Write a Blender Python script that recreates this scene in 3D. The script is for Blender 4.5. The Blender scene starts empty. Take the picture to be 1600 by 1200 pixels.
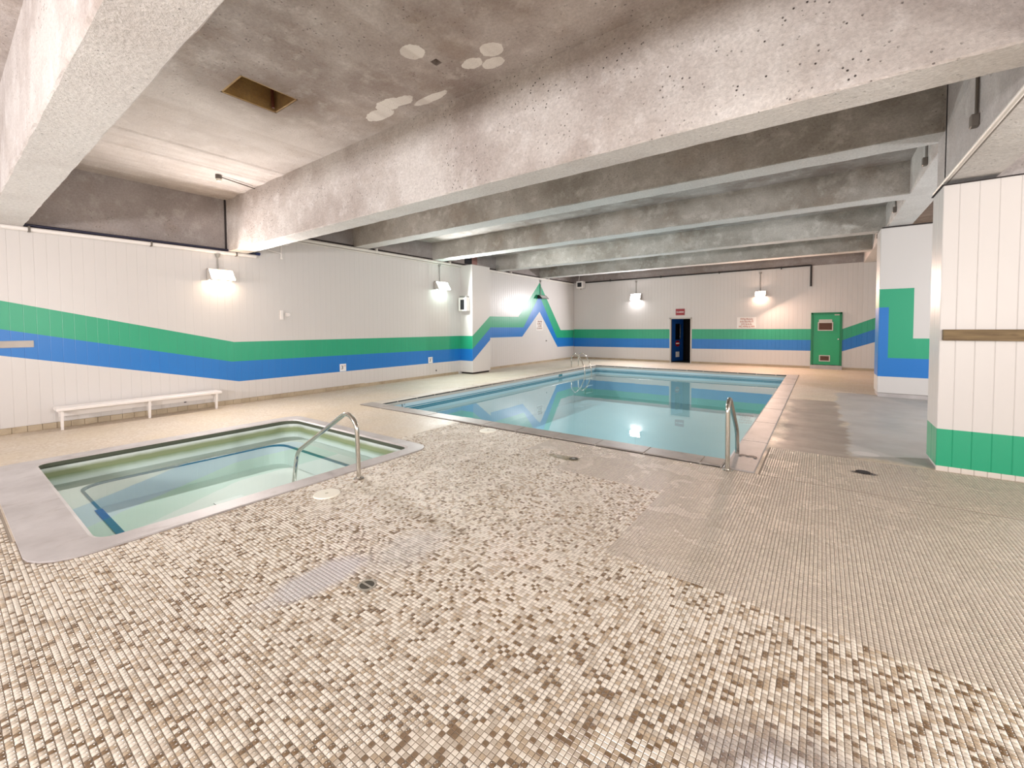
import bpy, bmesh, math, random
import numpy as np
from mathutils import Matrix, Vector

random.seed(4); rng = np.random.default_rng(4)
S = 1.15                      # drawing units -> metres
SC = bpy.context.scene
COL = SC.collection

# ------------------------------------------------------------------ camera
def cam_axes(yaw, pitch, roll):
    ca, sa, cb, sb, cc, sc = math.cos(yaw), math.sin(yaw), math.cos(pitch), math.sin(pitch), math.cos(roll), math.sin(roll)
    f = Vector((-sa*cb, ca*cb, sb)); r = Vector((ca, sa, 0)); d = f.cross(r)
    return cc*r + sc*d, -sc*r + cc*d, f
R_, D_, F_ = cam_axes(*[math.radians(v) for v in (36.1326, -2.0206, 0.3513)])
cd = bpy.data.cameras.new('camera'); cam = bpy.data.objects.new('camera', cd); COL.objects.link(cam)
m = Matrix.Identity(4)
for i in range(3):
    m[i][0], m[i][1], m[i][2] = R_[i], -D_[i], -F_[i]
m[2][3] = 1.5*S
cam.matrix_world = m
cd.sensor_width = 36; cd.lens = 36*663.59/1600; cd.shift_y = -(600-533.88)/1600
cd.clip_start = 0.02; cd.clip_end = 200
SC.camera = cam
def px_of(x, y):              # rough picture size test for floor points (units)
    p = Vector((x, y, -1.5)); z = p.dot(F_)
    return (800+663.59*p.dot(R_)/z, 533.88+663.59*p.dot(D_)/z) if z > .1 else (9e9, 9e9)

# ------------------------------------------------------------------ world, exposure, lamps
w = bpy.data.worlds.new('world'); SC.world = w; w.use_nodes = True
w.node_tree.nodes['Background'].inputs[0].default_value = (.9, .93, 1, 1)
w.node_tree.nodes['Background'].inputs[1].default_value = 0.05
vs = SC.view_settings
vs.view_transform = 'Standard'; vs.look = 'None'; vs.gamma = 1; vs.exposure = 0.38; vs.use_curve_mapping = False
WARM, COOL, NEUT, PINK = (1, .74, .52), (.74, 1, .90), (1, .96, .975), (1, .66, .50)
def lamp(name, loc, aim, power, size, col=NEUT, sy=None, spread=180):
    l = bpy.data.lights.new(name, 'AREA'); l.energy = power*S*S; l.color = col
    l.shape = 'RECTANGLE'; l.size = size*S; l.size_y = (sy or size)*S; l.spread = math.radians(spread)
    o = bpy.data.objects.new(name, l); COL.objects.link(o); o.location = Vector(loc)*S
    o.rotation_euler = (Vector(aim)-Vector(loc)).to_track_quat('-Z', 'Y').to_euler()
    return o
# unseen fill lamps added behind the camera and beyond the columns
lamp('fill_back', (-6.6, -3.7, 1.75), (-6.0, 2, 2.1), 120, .5, NEUT)
lamp('fill_back', (-2.2, -3.7, 1.75), (-2.0, 3, 2.3), 150, .5, NEUT)
lamp('fill_back', (2.6, -3.7, 1.75), (0.0, 3, 2.2), 105, .5, (1, .95, .9))
lamp('fill_right', (4.6, 1.9, 2.4), (-4, 2.0, 2.9), 190, .4, (1, .96, .93))
lamp('fill_right', (4.6, 8.6, 2.4), (0.5, 8.4, .8), 120, .4, (.95, .97, 1))
# throw of the lit wall floodlights out into the hall (they sit just in front of their lenses)
lamp('flood_throw', (-9.13, 3.25, 2.42), (-5, 2.7, 1.7), 110, .3, (1, .92, .88), .15)
lamp('flood_throw', (-9.13, 9.15, 2.62), (-5, 9.1, 1.9), 150, .3, (.95, 1, .975), .15)
lamp('flood_throw', (-6.42, 17.56, 2.62), (-6.2, 13, 1.6), 150, .3, NEUT, .15)
lamp('flood_throw', (-1.75, 17.56, 2.56), (-.6, 13.5, .6), 130, .3, PINK, .15)

# ------------------------------------------------------------------ node helpers
class NT:
    def __init__(s, name, rough=.5, spec=.5, metal=0):
        s.m = bpy.data.materials.new(name); s.m.use_nodes = True
        s.t = s.m.node_tree; s.b = s.t.nodes['Principled BSDF']
        s.b.inputs['Roughness'].default_value = rough; s.b.inputs['Metallic'].default_value = metal
        s.b.inputs['Specular IOR Level'].default_value = spec
        s._p = None
    def n(s, typ, ins=(), **kw):
        nd = s.t.nodes.new(typ)
        for k, v in kw.items(): setattr(nd, k, v)
        for i, v in enumerate(ins):
            if v is None: continue
            s.put(v, nd.inputs[i])
        return nd
    def put(s, v, sock):
        if isinstance(v, bpy.types.NodeSocket): s.t.links.new(v, sock)
        elif isinstance(v, (tuple, list)) and len(v) == 3 and sock.type == 'RGBA': sock.default_value = (*v, 1)
        else: sock.default_value = v
    def math(s, op, a, b=None, c=None):
        return s.n('ShaderNodeMath', (a, b, c), operation=op).outputs[0]
    def pos(s):
        if s._p is None:
            g = s.n('ShaderNodeNewGeometry').outputs['Position']
            s._p = s.n('ShaderNodeVectorMath', (g, (1/S,)*3), operation='MULTIPLY').outputs[0]
        return s._p
    def xyz(s):
        if not hasattr(s, '_x'): s._x = s.n('ShaderNodeSeparateXYZ', (s.pos(),)).outputs
        return s._x
    def noise(s, scale, detail=4, rough=.6, vec=None, stretch=None, out=0):
        v = vec or s.pos()
        if stretch: v = s.n('ShaderNodeVectorMath', (v, stretch), operation='MULTIPLY').outputs[0]
        nd = s.n('ShaderNodeTexNoise'); s.put(v, nd.inputs['Vector'])
        nd.inputs['Scale'].default_value = scale; nd.inputs['Detail'].default_value = detail; nd.inputs['Roughness'].default_value = rough
        return nd.outputs[out]
    def ramp(s, f, a, b, lo=0., hi=1.):
        nd = s.n('ShaderNodeMapRange', (f, a, b, lo, hi)); nd.clamp = True
        return nd.outputs[0]
    def mix(s, f, a, b, blend='MIX'):
        nd = s.n('ShaderNodeMix', data_type='RGBA', blend_type=blend)
        s.put(f, nd.inputs[0]); s.put(a, nd.inputs[6]); s.put(b, nd.inputs[7])
        return nd.outputs[2]
    def color(s, c): s.put(c, s.b.inputs['Base Color']); return s
    def bump(s, h, strength=.3, dist=.01):
        nd = s.n('ShaderNodeBump'); s.put(h, nd.inputs['Height']); nd.inputs['Strength'].default_value = strength; nd.inputs['Distance'].default_value = dist
        s.t.links.new(nd.outputs[0], s.b.inputs['Normal'])
    def pw(s, v, pts):        # piecewise linear function of a coordinate
        acc = pts[0][1]
        for (a, za), (b, zb) in zip(pts, pts[1:]):
            if abs(zb-za) < 1e-6: continue
            acc = s.math('ADD', s.ramp(v, a, b, 0., zb-za), acc)
        return acc if isinstance(acc, bpy.types.NodeSocket) else float(acc)
    def ell(s, x, y, rx, ry, nz=.5, nscale=6, soft=.25, v=None, w=None):   # soft noisy ellipse mask in plan
        X = s.xyz()
        a = s.math('POWER', s.math('DIVIDE', s.math('SUBTRACT', v or X[0], x), rx), 2.)
        b = s.math('POWER', s.math('DIVIDE', s.math('SUBTRACT', w or X[1], y), ry), 2.)
        d = s.math('ADD', s.math('SQRT', s.math('ADD', a, b)), s.math('MULTIPLY', s.math('SUBTRACT', s.noise(nscale, 4), .5), nz*2))
        return s.ramp(d, 1+soft/2, 1-soft/2)
    def box(s, x0, x1, y0, y1, soft=.1, nz=.1, nscale=3):
        X = s.xyz(); nn = s.math('MULTIPLY', s.math('SUBTRACT', s.noise(nscale, 5), .5), nz*2)
        x = s.math('ADD', X[0], nn); y = s.math('ADD', X[1], nn)
        r = s.math('MULTIPLY', s.ramp(x, x0-soft, x0+soft), s.ramp(x, x1+soft, x1-soft))
        return s.math('MULTIPLY', r, s.math('MULTIPLY', s.ramp(y, y0-soft, y0+soft), s.ramp(y, y1+soft, y1-soft)))

def flat(name, col, rough=.5, metal=0, spec=.5):
    n = NT(name, rough, spec, metal); n.color(col); return n.m
def emit(name, col, strength):
    n = NT(name); n.color((.8, .8, .8)); n.b.inputs['Emission Color'].default_value = (*col, 1); n.b.inputs['Emission Strength'].default_value = strength
    return n.m

WHITE = (.66, .63, .61); GREEN = (.022, .36, .19); BLUE = (.012, .18, .56)
def paint(n, top, mid, bot):
    X = n.xyz(); z = X[2]
    streak = n.noise(5, 3, .6, stretch=(1, 1, .12))
    dirt = n.ramp(n.noise(1.1, 5), .35, .75)
    wht = n.mix(n.math('MULTIPLY', dirt, .16), WHITE, (.62, .60, .55))
    wht = n.mix(n.ramp(streak, .6, .9, 0, .25), wht, (.66, .62, .56))
    g = n.mix(n.ramp(streak, .58, .85, 0, .35), GREEN, (.06, .45, .25))
    b = n.mix(n.ramp(streak, .55, .9, 0, .3), BLUE, (.04, .20, .58))
    c = n.mix(n.math('LESS_THAN', z, top), wht, g)
    c = n.mix(n.math('LESS_THAN', z, mid), c, b)
    c = n.mix(n.math('LESS_THAN', z, bot), c, wht)
    n.color(c); n.b.inputs['Roughness'].default_value = .34
    n.bump(n.noise(14, 3, .5, stretch=(1, 1, .3)), .12, .004)
    return n.m
def mat_left():
    n = NT('painted_boards_left'); y = n.xyz()[1]
    return paint(n, n.pw(y, [(-3, 2.75), (3.55, 1.232), (10.1, 1.215), (11.0, 1.865), (13.33, 1.875), (14.85, 3.3), (16.59, 1.335), (17.9, 1.335)]),
                 n.pw(y, [(-3, 2.33), (3.5, .845), (10.1, .80), (11.03, 1.485), (13.67, 1.47), (14.84, 2.78), (16.25, 1.0), (17.9, .97)]),
                 n.pw(y, [(-3, 1.95), (3.62, .44), (10.1, .42), (11.06, 1.12), (13.58, 1.11), (14.84, 2.11), (16.3, .60), (17.9, .57)]))
def mat_far():
    n = NT('painted_boards_far'); x = n.xyz()[0]
    return paint(n, n.pw(x, [(.55, 1.36), (1.45, 1.75)]), n.pw(x, [(-9.4, .955), (.55, .985), (1.45, 1.385)]), n.pw(x, [(-9.4, .555), (.55, .615), (1.45, .965)]))
def mat_col1():
    n = NT('painted_boards_column'); z = n.xyz()[2]
    return paint(n, n.math('ADD', .432, 0.), -5., -5.)
def mat_col2():
    n = NT('painted_post'); X = n.xyz(); x, z = X[0], X[2]
    top = n.math('ADD', n.math('MULTIPLY', n.math('LESS_THAN', x, 1.475), 1.01), 1.215)
    mid = n.math('ADD', n.math('MULTIPLY', n.math('LESS_THAN', x, 1.10), 1.04), .81)
    return paint(n, top, mid, .425)

def concrete(name, base, dark, light, pits=.5, warm=.25, extra=None, rough=.8):
    n = NT(name, rough, .3)
    big = n.noise(.9, 6, .65); med = n.noise(4, 6, .65); fin = n.noise(38, 4, .7)
    c = n.mix(n.ramp(big, .36, .62), dark, base)
    c = n.mix(n.ramp(med, .52, .72, 0, .7), c, light)
    c = n.mix(n.ramp(n.noise(1.6, 5, .6, vec=n.n('ShaderNodeVectorMath', (n.pos(), (7.3, 2.1, 5.5)), operation='ADD').outputs[0]), .52, .75, 0, warm), c, (.30, .20, .12))
    c = n.mix(n.ramp(fin, .35, .65, .25, 0), c, (.12, .105, .10))
    vor = n.n('ShaderNodeTexVoronoi'); n.put(n.pos(), vor.inputs['Vector']); vor.inputs['Scale'].default_value = 24
    zone = n.ramp(n.noise(1.3, 4), .42, .62)
    pit = n.math('MULTIPLY', n.ramp(vor.outputs['Distance'], .19, .09), n.math('MULTIPLY', zone, n.ramp(n.noise(9, 2), .46, .55)))
    c = n.mix(n.math('MULTIPLY', pit, pits), c, (.06, .05, .045))
    if extra: c = extra(n, c)
    n.color(c)
    n.bump(n.math('SUBTRACT', n.math('ADD', n.math('MULTIPLY', fin, .55), n.math('MULTIPLY', med, .9)), n.math('MULTIPLY', pit, 1.2)), .8, .02)
    return n.m
def slab_extra(n, c):
    for x, y, rx, ry in ((-3.05, 2.67, .115, .105), (-2.45, 3.07, .11, .095), (-2.72, 3.12, .11, .075), (-2.56, 3.23, .12, .075), (-3.98, 3.12, .19, .10), (-3.78, 3.16, .15, .075), (-3.50, 3.31, .24, .06), (-4.25, 3.2, .22, .10)):
        c = n.mix(n.ell(x, y, rx, ry, .35, 9, .05), c, (.86, .83, .79))
    c = n.mix(n.math('MULTIPLY', n.ell(-4.95, 2.18, .48, .52, .4, 4, 1.0), .85), c, (.14, .085, .05))
    c = n.mix(n.math('MULTIPLY', n.box(-9.5, -5.2, .9, 3.4, .5, .5, 1.5), .55), c, (.66, .61, .57))
    return n.mix(n.ramp(n.noise(2.2, 3, .5, stretch=(2.2, .05, 1)), .55, .7, 0, .25), c, (.30, .23, .19))
M = {}
M['slab'] = concrete('slab_concrete', (.62, .57, .545), (.36, .30, .27), (.76, .72, .69), .5, .5, slab_extra)
M['beam_near'] = concrete('beam_concrete_pale', (.74, .70, .67), (.50, .44, .41), (.84, .81, .79), 1.0, .22)
M['beam_far'] = concrete('beam_concrete_grey', (.57, .545, .505), (.34, .315, .275), (.76, .74, .70), .3, .35)
M['soffit'] = concrete('smooth_bounce_lit_soffit', (.80, .78, .76), (.70, .67, .65), (.86, .84, .82), .15, .06)  # beam undersides, paler than the sides: floor bounce put into the colour
M['panel'] = concrete('panel_concrete', (.42, .375, .36), (.31, .27, .255), (.52, .48, .465), .15, .3)
M['girder'] = concrete('girder_concrete', (.56, .52, .505), (.43, .39, .375), (.64, .61, .59), .2, .15)
M['wall_left'] = mat_left(); M['wall_far'] = mat_far(); M['col1'] = mat_col1(); M['col2'] = mat_col2()
M['plain'] = flat('plain_white_paint', WHITE, .5)
M['white'] = flat('white_gloss_paint', (.84, .80, .77), .3)
M['pipe_white'] = flat('white_pipe_paint', (.74, .70, .65), .4)
M['black'] = flat('black_iron', (.015, .012, .012), .45)
M['dark'] = flat('dark_void', (.01, .009, .012), .8)
M['gap'] = flat('shadow_gap_board', (.03, .024, .024), .9)
M['steel'] = flat('stainless_steel', (.62, .60, .55), .16, 1)
M['galv'] = flat('galvanised_conduit', (.34, .33, .31), .45, .6)
M['housing'] = flat('bronze_lamp_housing', (.16, .14, .12), .5, .3)
M['housing_white'] = flat('pale_lamp_housing', (.55, .52, .48), .45)
M['red'] = flat('sign_red', (.30, .006, .012), .4)
M['red_text'] = flat('faded_red_lettering', (.50, .16, .09), .6)
M['cream'] = flat('cream_plastic', (.86, .83, .72), .4)
M['signwhite'] = flat('sign_white', (.86, .86, .86), .4)
M['ink'] = flat('black_lettering', (.012, .012, .016), .5)
M['lens_warm'] = emit('lens_warm', WARM, 20); M['lens_cool'] = emit('lens_cool', COOL, 18); M['lens_neut'] = emit('lens_neutral', NEUT, 22); M['lens_pink'] = emit('lens_pink', PINK, 30)
M['lens_off'] = flat('lens_unlit', (.5, .52, .5), .15)
M['green_door'] = flat('green_door_paint', (.014, .36, .15), .35)
M['green_frame'] = flat('green_frame_paint', (.008, .20, .08), .4)
M['blue_door'] = flat('blue_door_paint', (.008, .07, .30), .3)
M['louver'] = flat('louver_brown', (.16, .085, .06), .5)
M['glass_dark'] = flat('dark_glass', (.004, .004, .006), .08)
M['bluetile'] = flat('blue_nosing_tile', (.006, .10, .33), .25)
M['rust'] = concrete('hatch_rust', (.50, .33, .12), (.22, .10, .03), (.58, .40, .16), 0, .6)

def mat_wood():
    n = NT('weathered_wood', .6)
    g = n.noise(5, 5, .6, stretch=(.5, 3, 5)); k = n.ramp(n.noise(4.5, 2, .5, stretch=(1.1, 1, 2.5)), .60, .72)
    c = n.mix(n.ramp(g, .35, .7), (.12, .075, .03), (.235, .16, .072)); c = n.mix(k, c, (.07, .035, .012))
    n.color(c); return n.m
M['wood'] = mat_wood()

GREY_SPOTS = [(-2.62, 1.36, .34, .13), (-2.25, 1.62, .25, .10), (-.02, 1.70, .28, .14)]
def soil(n, c):              # worn places of the deck itself
    c = n.mix(n.math('MULTIPLY', n.ell(-2.41, 1.33, .13, .30, .45, 6, .5), .92), c, (.58, .55, .545))
    c = n.mix(n.math('MULTIPLY', n.ell(-2.25, 1.85, .16, .30, .5, 7, .9), .6), c, (.58, .55, .50))
    c = n.mix(n.math('MULTIPLY', n.ell(.04, 1.62, .36, .20, .5, 9, .6), .7), c, (.24, .205, .20))
    c = n.mix(n.math('MULTIPLY', n.ell(.08, 1.58, .27, .13, .6, 14, .25), .92), c, (.66, .64, .66))
    c = n.mix(n.ell(-2.36, 4.24, .20, .07, .5, 9, .2), c, (.22, .18, .09))
    c = n.mix(n.ell(.36, 5.52, .11, .05, .6, 9, .2), c, (.05, .03, .025))
    c = n.mix(n.ramp(n.noise(.8, 3, .5), .35, .8, 0, .22), c, (.44, .39, .34))
    return c
def mat_tile():
    n = NT('mosaic_tile', .22, .8)
    a = n.n('ShaderNodeAttribute'); a.attribute_name = 'col'
    n.color(soil(n, a.outputs['Color']))
    n.put(n.ramp(n.noise(2.5, 4), .35, .7, .16, .36), n.b.inputs['Roughness'])
    return n.m
M['tile'] = mat_tile()
M['grout'] = flat('grout', (.30, .25, .20), .85)
def mat_deck():
    n = NT('far_mosaic_deck', .35)
    X = n.xyz()
    P = .022
    cell = n.n('ShaderNodeCombineXYZ', (n.math('FLOOR', n.math('DIVIDE', X[0], P)), n.math('FLOOR', n.math('DIVIDE', X[1], P)), 0.)).outputs[0]
    wn = n.n('ShaderNodeTexWhiteNoise', (cell,)).outputs['Value']
    c = n.mix(n.ramp(wn, .2, .8), (.53, .435, .335), (.63, .55, .455))
    c = n.mix(n.math('MULTIPLY', n.ramp(n.noise(1.2, 6), .42, .7), .55), c, (.60, .49, .34))
    c = n.mix(n.math('MULTIPLY', n.box(-9.5, -7.2, 6.5, 18, .6, .4, 1.2), .5), c, (.40, .40, .32))
    c = n.mix(n.math('MULTIPLY', n.box(-.46, .33, 5.75, 10.3, .06, .32, 1.6), .88), c, n.mix(n.ramp(n.noise(2.5, 5, .6, stretch=(.4, 1.6, 1)), .3, .7), (.185, .15, .13), (.32, .265, .23)))
    c = n.mix(n.box(.30, 3.6, 6.15, 11.8, .03, .28, 1.5), c, n.mix(n.ramp(n.noise(1.5, 5), .35, .65), (.37, .35, .335), (.46, .435, .415)))
    c = n.mix(n.ell(.43, 6.35, .12, .10, .4, 6, .2), c, (.52, .48, .46))
    n.color(soil(n, c)); n.bump(n.noise(8, 4), .15, .006)
    n.put(n.ramp(n.noise(1.8, 5), .35, .7, .42, .7), n.b.inputs['Roughness'])
    return n.m
M['deck'] = mat_deck()
def mat_coping(name, a, b, d):
    n = NT(name, .5); c = n.mix(n.ramp(n.noise(2.2, 6), .35, .65), a, b)
    c = n.mix(n.ramp(n.noise(6, 5, .65, stretch=(1, .6, 1)), .56, .74, 0, .6), c, d)
    n.color(c); n.bump(n.noise(16, 4), .25, .006); return n.m
M['coping'] = mat_coping('cast_coping', (.42, .385, .375), (.53, .495, .485), (.31, .26, .235))
M['coping_pool'] = mat_coping('coping_stone_concrete', (.30, .265, .24), (.40, .36, .33), (.20, .165, .14))
M['shaded_nose'] = flat('shaded_nosing_tile', (.035, .045, .045), .3)  # coping nose tile, its shade on the far edges put into the colour
M['coping_left'] = mat_coping('beige_coping', (.50, .44, .37), (.58, .52, .44), (.40, .33, .26))
M['coping_right'] = mat_coping('worn_grey_coping', (.34, .305, .29), (.43, .395, .38), (.24, .20, .18))
M['mortar'] = flat('coping_mortar', (.58, .54, .49), .7)
def mat_poolpaint(name, a, b, algae=None):
    n = NT(name, .5); c = n.mix(n.ramp(n.noise(1.0, 4), .3, .7), a, b)
    if algae:
        z = n.xyz()[2]; zz = n.math('ADD', z, n.math('MULTIPLY', n.math('SUBTRACT', n.noise(5, 4), .5), .03))
        k = n.math('MULTIPLY', n.ramp(zz, algae[0]-.05, algae[0]), n.ramp(zz, algae[1]+.02, algae[1]-.02))
        c = n.mix(n.math('MULTIPLY', k, .85), c, (.20, .25, .075))
    n.color(c); return n.m
M['pool'] = mat_poolpaint('pool_paint', (.58, .70, .735), (.63, .735, .765))
M['poolband'] = mat_poolpaint('waterline_tile', (.52, .68, .76), (.60, .74, .80))
M['tub'] = mat_poolpaint('tub_paint', (.68, .74, .71), (.74, .78, .75), (-.17, -.10))
def mat_water(name, tint):
    mt = bpy.data.materials.new(name); mt.use_nodes = True; t = mt.node_tree; t.nodes.clear()
    out = t.nodes.new('ShaderNodeOutputMaterial'); mx = t.nodes.new('ShaderNodeMixShader'); fr = t.nodes.new('ShaderNodeFresnel'); fr.inputs[0].default_value = 1.33
    rf = t.nodes.new('ShaderNodeBsdfTransparent'); rf.inputs['Color'].default_value = (*tint, 1)
    gl = t.nodes.new('ShaderNodeBsdfGlossy'); gl.inputs['Color'].default_value = (1, 1, 1, 1); gl.inputs['Roughness'].default_value = 0
    ns = t.nodes.new('ShaderNodeTexNoise'); ns.inputs['Scale'].default_value = 1.6; ns.inputs['Detail'].default_value = 2
    ge = t.nodes.new('ShaderNodeNewGeometry'); t.links.new(ge.outputs['Position'], ns.inputs['Vector'])
    bp = t.nodes.new('ShaderNodeBump'); bp.inputs['Strength'].default_value = .05; bp.inputs['Distance'].default_value = .01
    t.links.new(ns.outputs[0], bp.inputs['Height'])
    for q in (fr, gl): t.links.new(bp.outputs[0], q.inputs['Normal'])
    mu = t.nodes.new('ShaderNodeMath'); mu.operation = 'MULTIPLY'; sb = t.nodes.new('ShaderNodeMath'); sb.operation = 'SUBTRACT'; sb.inputs[0].default_value = 1
    t.links.new(ge.outputs['Backfacing'], sb.inputs[1]); t.links.new(fr.outputs[0], mu.inputs[0]); t.links.new(sb.outputs[0], mu.inputs[1])
    t.links.new(mu.outputs[0], mx.inputs[0]); t.links.new(rf.outputs[0], mx.inputs[1]); t.links.new(gl.outputs[0], mx.inputs[2]); t.links.new(mx.outputs[0], out.inputs[0])
    return mt
M['water'] = mat_water('pool_water', (.69, .88, .915)); M['tubwater'] = mat_water('tub_water', (.87, .95, .94))

# ------------------------------------------------------------------ mesh helpers (all in drawing units)
class MB:
    def __init__(s): s.v = []; s.f = []; s.mi = []
    def face(s, pts, mi=0):
        b = len(s.v); s.v += [tuple(p) for p in pts]; s.f.append(tuple(range(b, b+len(pts)))); s.mi.append(mi)
    def add(s, vs, fs, mi=0):
        b = len(s.v); s.v += [tuple(p) for p in vs]
        for f in fs: s.f.append(tuple(i+b for i in f)); s.mi.append(mi)
    def box(s, x0, x1, y0, y1, z0, z1, mi=0, c=0):
        if c <= 0:
            vs = [(x, y, z) for z in (z0, z1) for y in (y0, y1) for x in (x0, x1)]
            s.add(vs, [(0, 2, 3, 1), (4, 5, 7, 6), (0, 1, 5, 4), (2, 6, 7, 3), (0, 4, 6, 2), (1, 3, 7, 5)], mi); return s
        bm = bmesh.new(); bmesh.ops.create_cube(bm, size=1)
        for v in bm.verts: v.co = ((x0+x1)/2+v.co.x*(x1-x0), (y0+y1)/2+v.co.y*(y1-y0), (z0+z1)/2+v.co.z*(z1-z0))
        bmesh.ops.bevel(bm, geom=bm.edges[:], offset=c, segments=1, affect='EDGES')
        bm.verts.index_update()
        s.add([v.co[:] for v in bm.verts], [[v.index for v in f.verts] for f in bm.faces], mi); bm.free(); return s
    def prism(s, poly, axis, a, b, mi=0, n=1):     # 2-D polygon swept along an axis; poly in the two other axes (cyclic order)
        def P(u, v, t): return {'x': (t, u, v), 'y': (u, t, v), 'z': (u, v, t)}[axis]
        k = len(poly); vs = []
        for j in range(n+1):
            t = a+(b-a)*j/n; vs += [P(u, v, t) for u, v in poly]
        fs = [tuple(range(k))[::-1], tuple(range(n*k, n*k+k))]
        for j in range(n):
            for i in range(k): q = (i+1) % k; fs.append((j*k+i, j*k+q, (j+1)*k+q, (j+1)*k+i))
        s.add(vs, fs, mi); return s
    def tube(s, path, r, n=10, mi=0):
        P = [Vector(p) for p in path]; rings = []; up = None
        for i, p in enumerate(P):
            d = (P[min(i+1, len(P)-1)]-P[max(i-1, 0)]).normalized()
            if up is None: up = d.orthogonal().normalized()
            up = (up-d*up.dot(d)).normalized(); sd = d.cross(up)
            rings.append([p+(up*math.cos(2*math.pi*k/n)+sd*math.sin(2*math.pi*k/n))*r for k in range(n)])
        vs = [v for q in rings for v in q]; fs = [tuple(range(n))[::-1], tuple(range(len(vs)-n, len(vs)))]
        for i in range(len(P)-1):
            for k in range(n): q = (k+1) % n; fs.append((i*n+k, i*n+q, (i+1)*n+q, (i+1)*n+k))
        s.add(vs, fs, mi); return s
    def cyl(s, c, r, h, axis='z', n=24, mi=0, r2=None):
        pr = []
        for t, q in ((0, r), (h, r if r2 is None else r2)):
            for k in range(n):
                a, b = q*math.cos(2*math.pi*k/n), q*math.sin(2*math.pi*k/n)
                o = {'z': (a, b, t), 'x': (t, a, b), 'y': (a, t, b)}[axis]
                pr.append((c[0]+o[0], c[1]+o[1], c[2]+o[2]))
        fs = [tuple(range(n))[::-1], tuple(range(n, 2*n))]+[(k, (k+1) % n, n+(k+1) % n, n+k) for k in range(n)]
        s.add(pr, fs, mi); return s
    def face_mat(s, idx, k):
        for i in idx: s.mi[i] = k
        return s
    def mesh(s, name, mats, smooth=False):
        me = bpy.data.meshes.new(name)
        me.from_pydata([(x*S, y*S, z*S) for x, y, z in s.v], [], s.f)
        for m_ in (mats if isinstance(mats, (list, tuple)) else [mats]): me.materials.append(m_)
        me.polygons.foreach_set('material_index', s.mi)
        bm = bmesh.new(); bm.from_mesh(me); bmesh.ops.recalc_face_normals(bm, faces=bm.faces[:]); bm.to_mesh(me); bm.free()
        if smooth:
            me.polygons.foreach_set('use_smooth', [True]*len(me.polygons)); me.set_sharp_from_angle(angle=math.radians(40))
        return me
    def build(s, name, mats, parent=None, smooth=False, **props):
        return link(name, s.mesh(name, mats, smooth), parent, **props)
def link(name, me, parent=None, **props):
    o = bpy.data.objects.new(name, me); COL.objects.link(o)
    if parent: put_under(o, parent)
    for k, v in props.items(): o[k] = v
    return o
def put_under(o, parent):
    o.parent = parent; o.matrix_parent_inverse = Matrix.Translation(-parent.location)
def thing(name, label, cat, loc=(0, 0, 0), group=None):
    o = bpy.data.objects.new(name, None); COL.objects.link(o); o.location = Vector(loc)*S; o.empty_display_size = .1
    o['label'] = label; o['category'] = cat
    if group: o['group'] = group
    return o
def structure(name, label=None):
    o = bpy.data.objects.new(name, None); COL.objects.link(o); o['kind'] = 'structure'
    if label: o['label'] = label
    return o
def arc(pts, r, n=6):         # path with rounded corners
    P = [Vector(p) for p in pts]; out = [P[0]]
    for a, b, c in zip(P, P[1:], P[2:]):
        d1, d2 = (a-b), (c-b); q = min(r, d1.length*.48, d2.length*.48)
        s_, e_ = b+d1.normalized()*q, b+d2.normalized()*q
        for k in range(n+1):
            t = k/n; out.append(s_*(1-t)**2+b*2*t*(1-t)+e_*t**2)
    return out+[P[-1]]
def rects_minus(x0, x1, y0, y1, holes):
    xs = sorted({x0, x1, *[min(max(h[i], x0), x1) for h in holes for i in (0, 1)]}); ys = sorted({y0, y1, *[min(max(h[i], y0), y1) for h in holes for i in (2, 3)]})
    for a, b in zip(xs, xs[1:]):
        for c, d in zip(ys, ys[1:]):
            cx, cy = (a+b)/2, (c+d)/2
            if not any(h[0] < cx < h[1] and h[2] < cy < h[3] for h in holes): yield a, b, c, d
def letters(txt, size, mat, origin, right, up, parent, name='lettering', lift=.003):
    cu = bpy.data.curves.new(name, 'FONT'); cu.body = txt; cu.size = size*S; cu.extrude = .001*S; cu.align_x = 'CENTER'; cu.align_y = 'CENTER'
    tmp = bpy.data.objects.new(name, cu); COL.objects.link(tmp)
    me = bpy.data.meshes.new_from_object(tmp.evaluated_get(bpy.context.evaluated_depsgraph_get()))
    bpy.data.objects.remove(tmp); bpy.data.curves.remove(cu)
    r, u = Vector(right), Vector(up); n = r.cross(u); M4 = Matrix.Identity(4)
    for i in range(3): M4[i][0], M4[i][1], M4[i][2], M4[i][3] = r[i], u[i], n[i], (origin[i]+n[i]*lift)*S
    me.transform(M4); me.materials.clear(); me.materials.append(mat)
    return link(name, me, parent)

# ------------------------------------------------------------------ hall dimensions
WX, FY, XR, YB = -9.42, 17.85, 4.8, -4.0       # left wall, far wall, right wall, back wall
PX0, PX1, PY0, PY1 = -7.0, -.82, 5.18, 15.05   # pool opening
TX0, TX1, TY0, TY1 = -7.0, -4.10, .63, 3.47    # hot tub opening
ZC = 4.0

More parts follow.
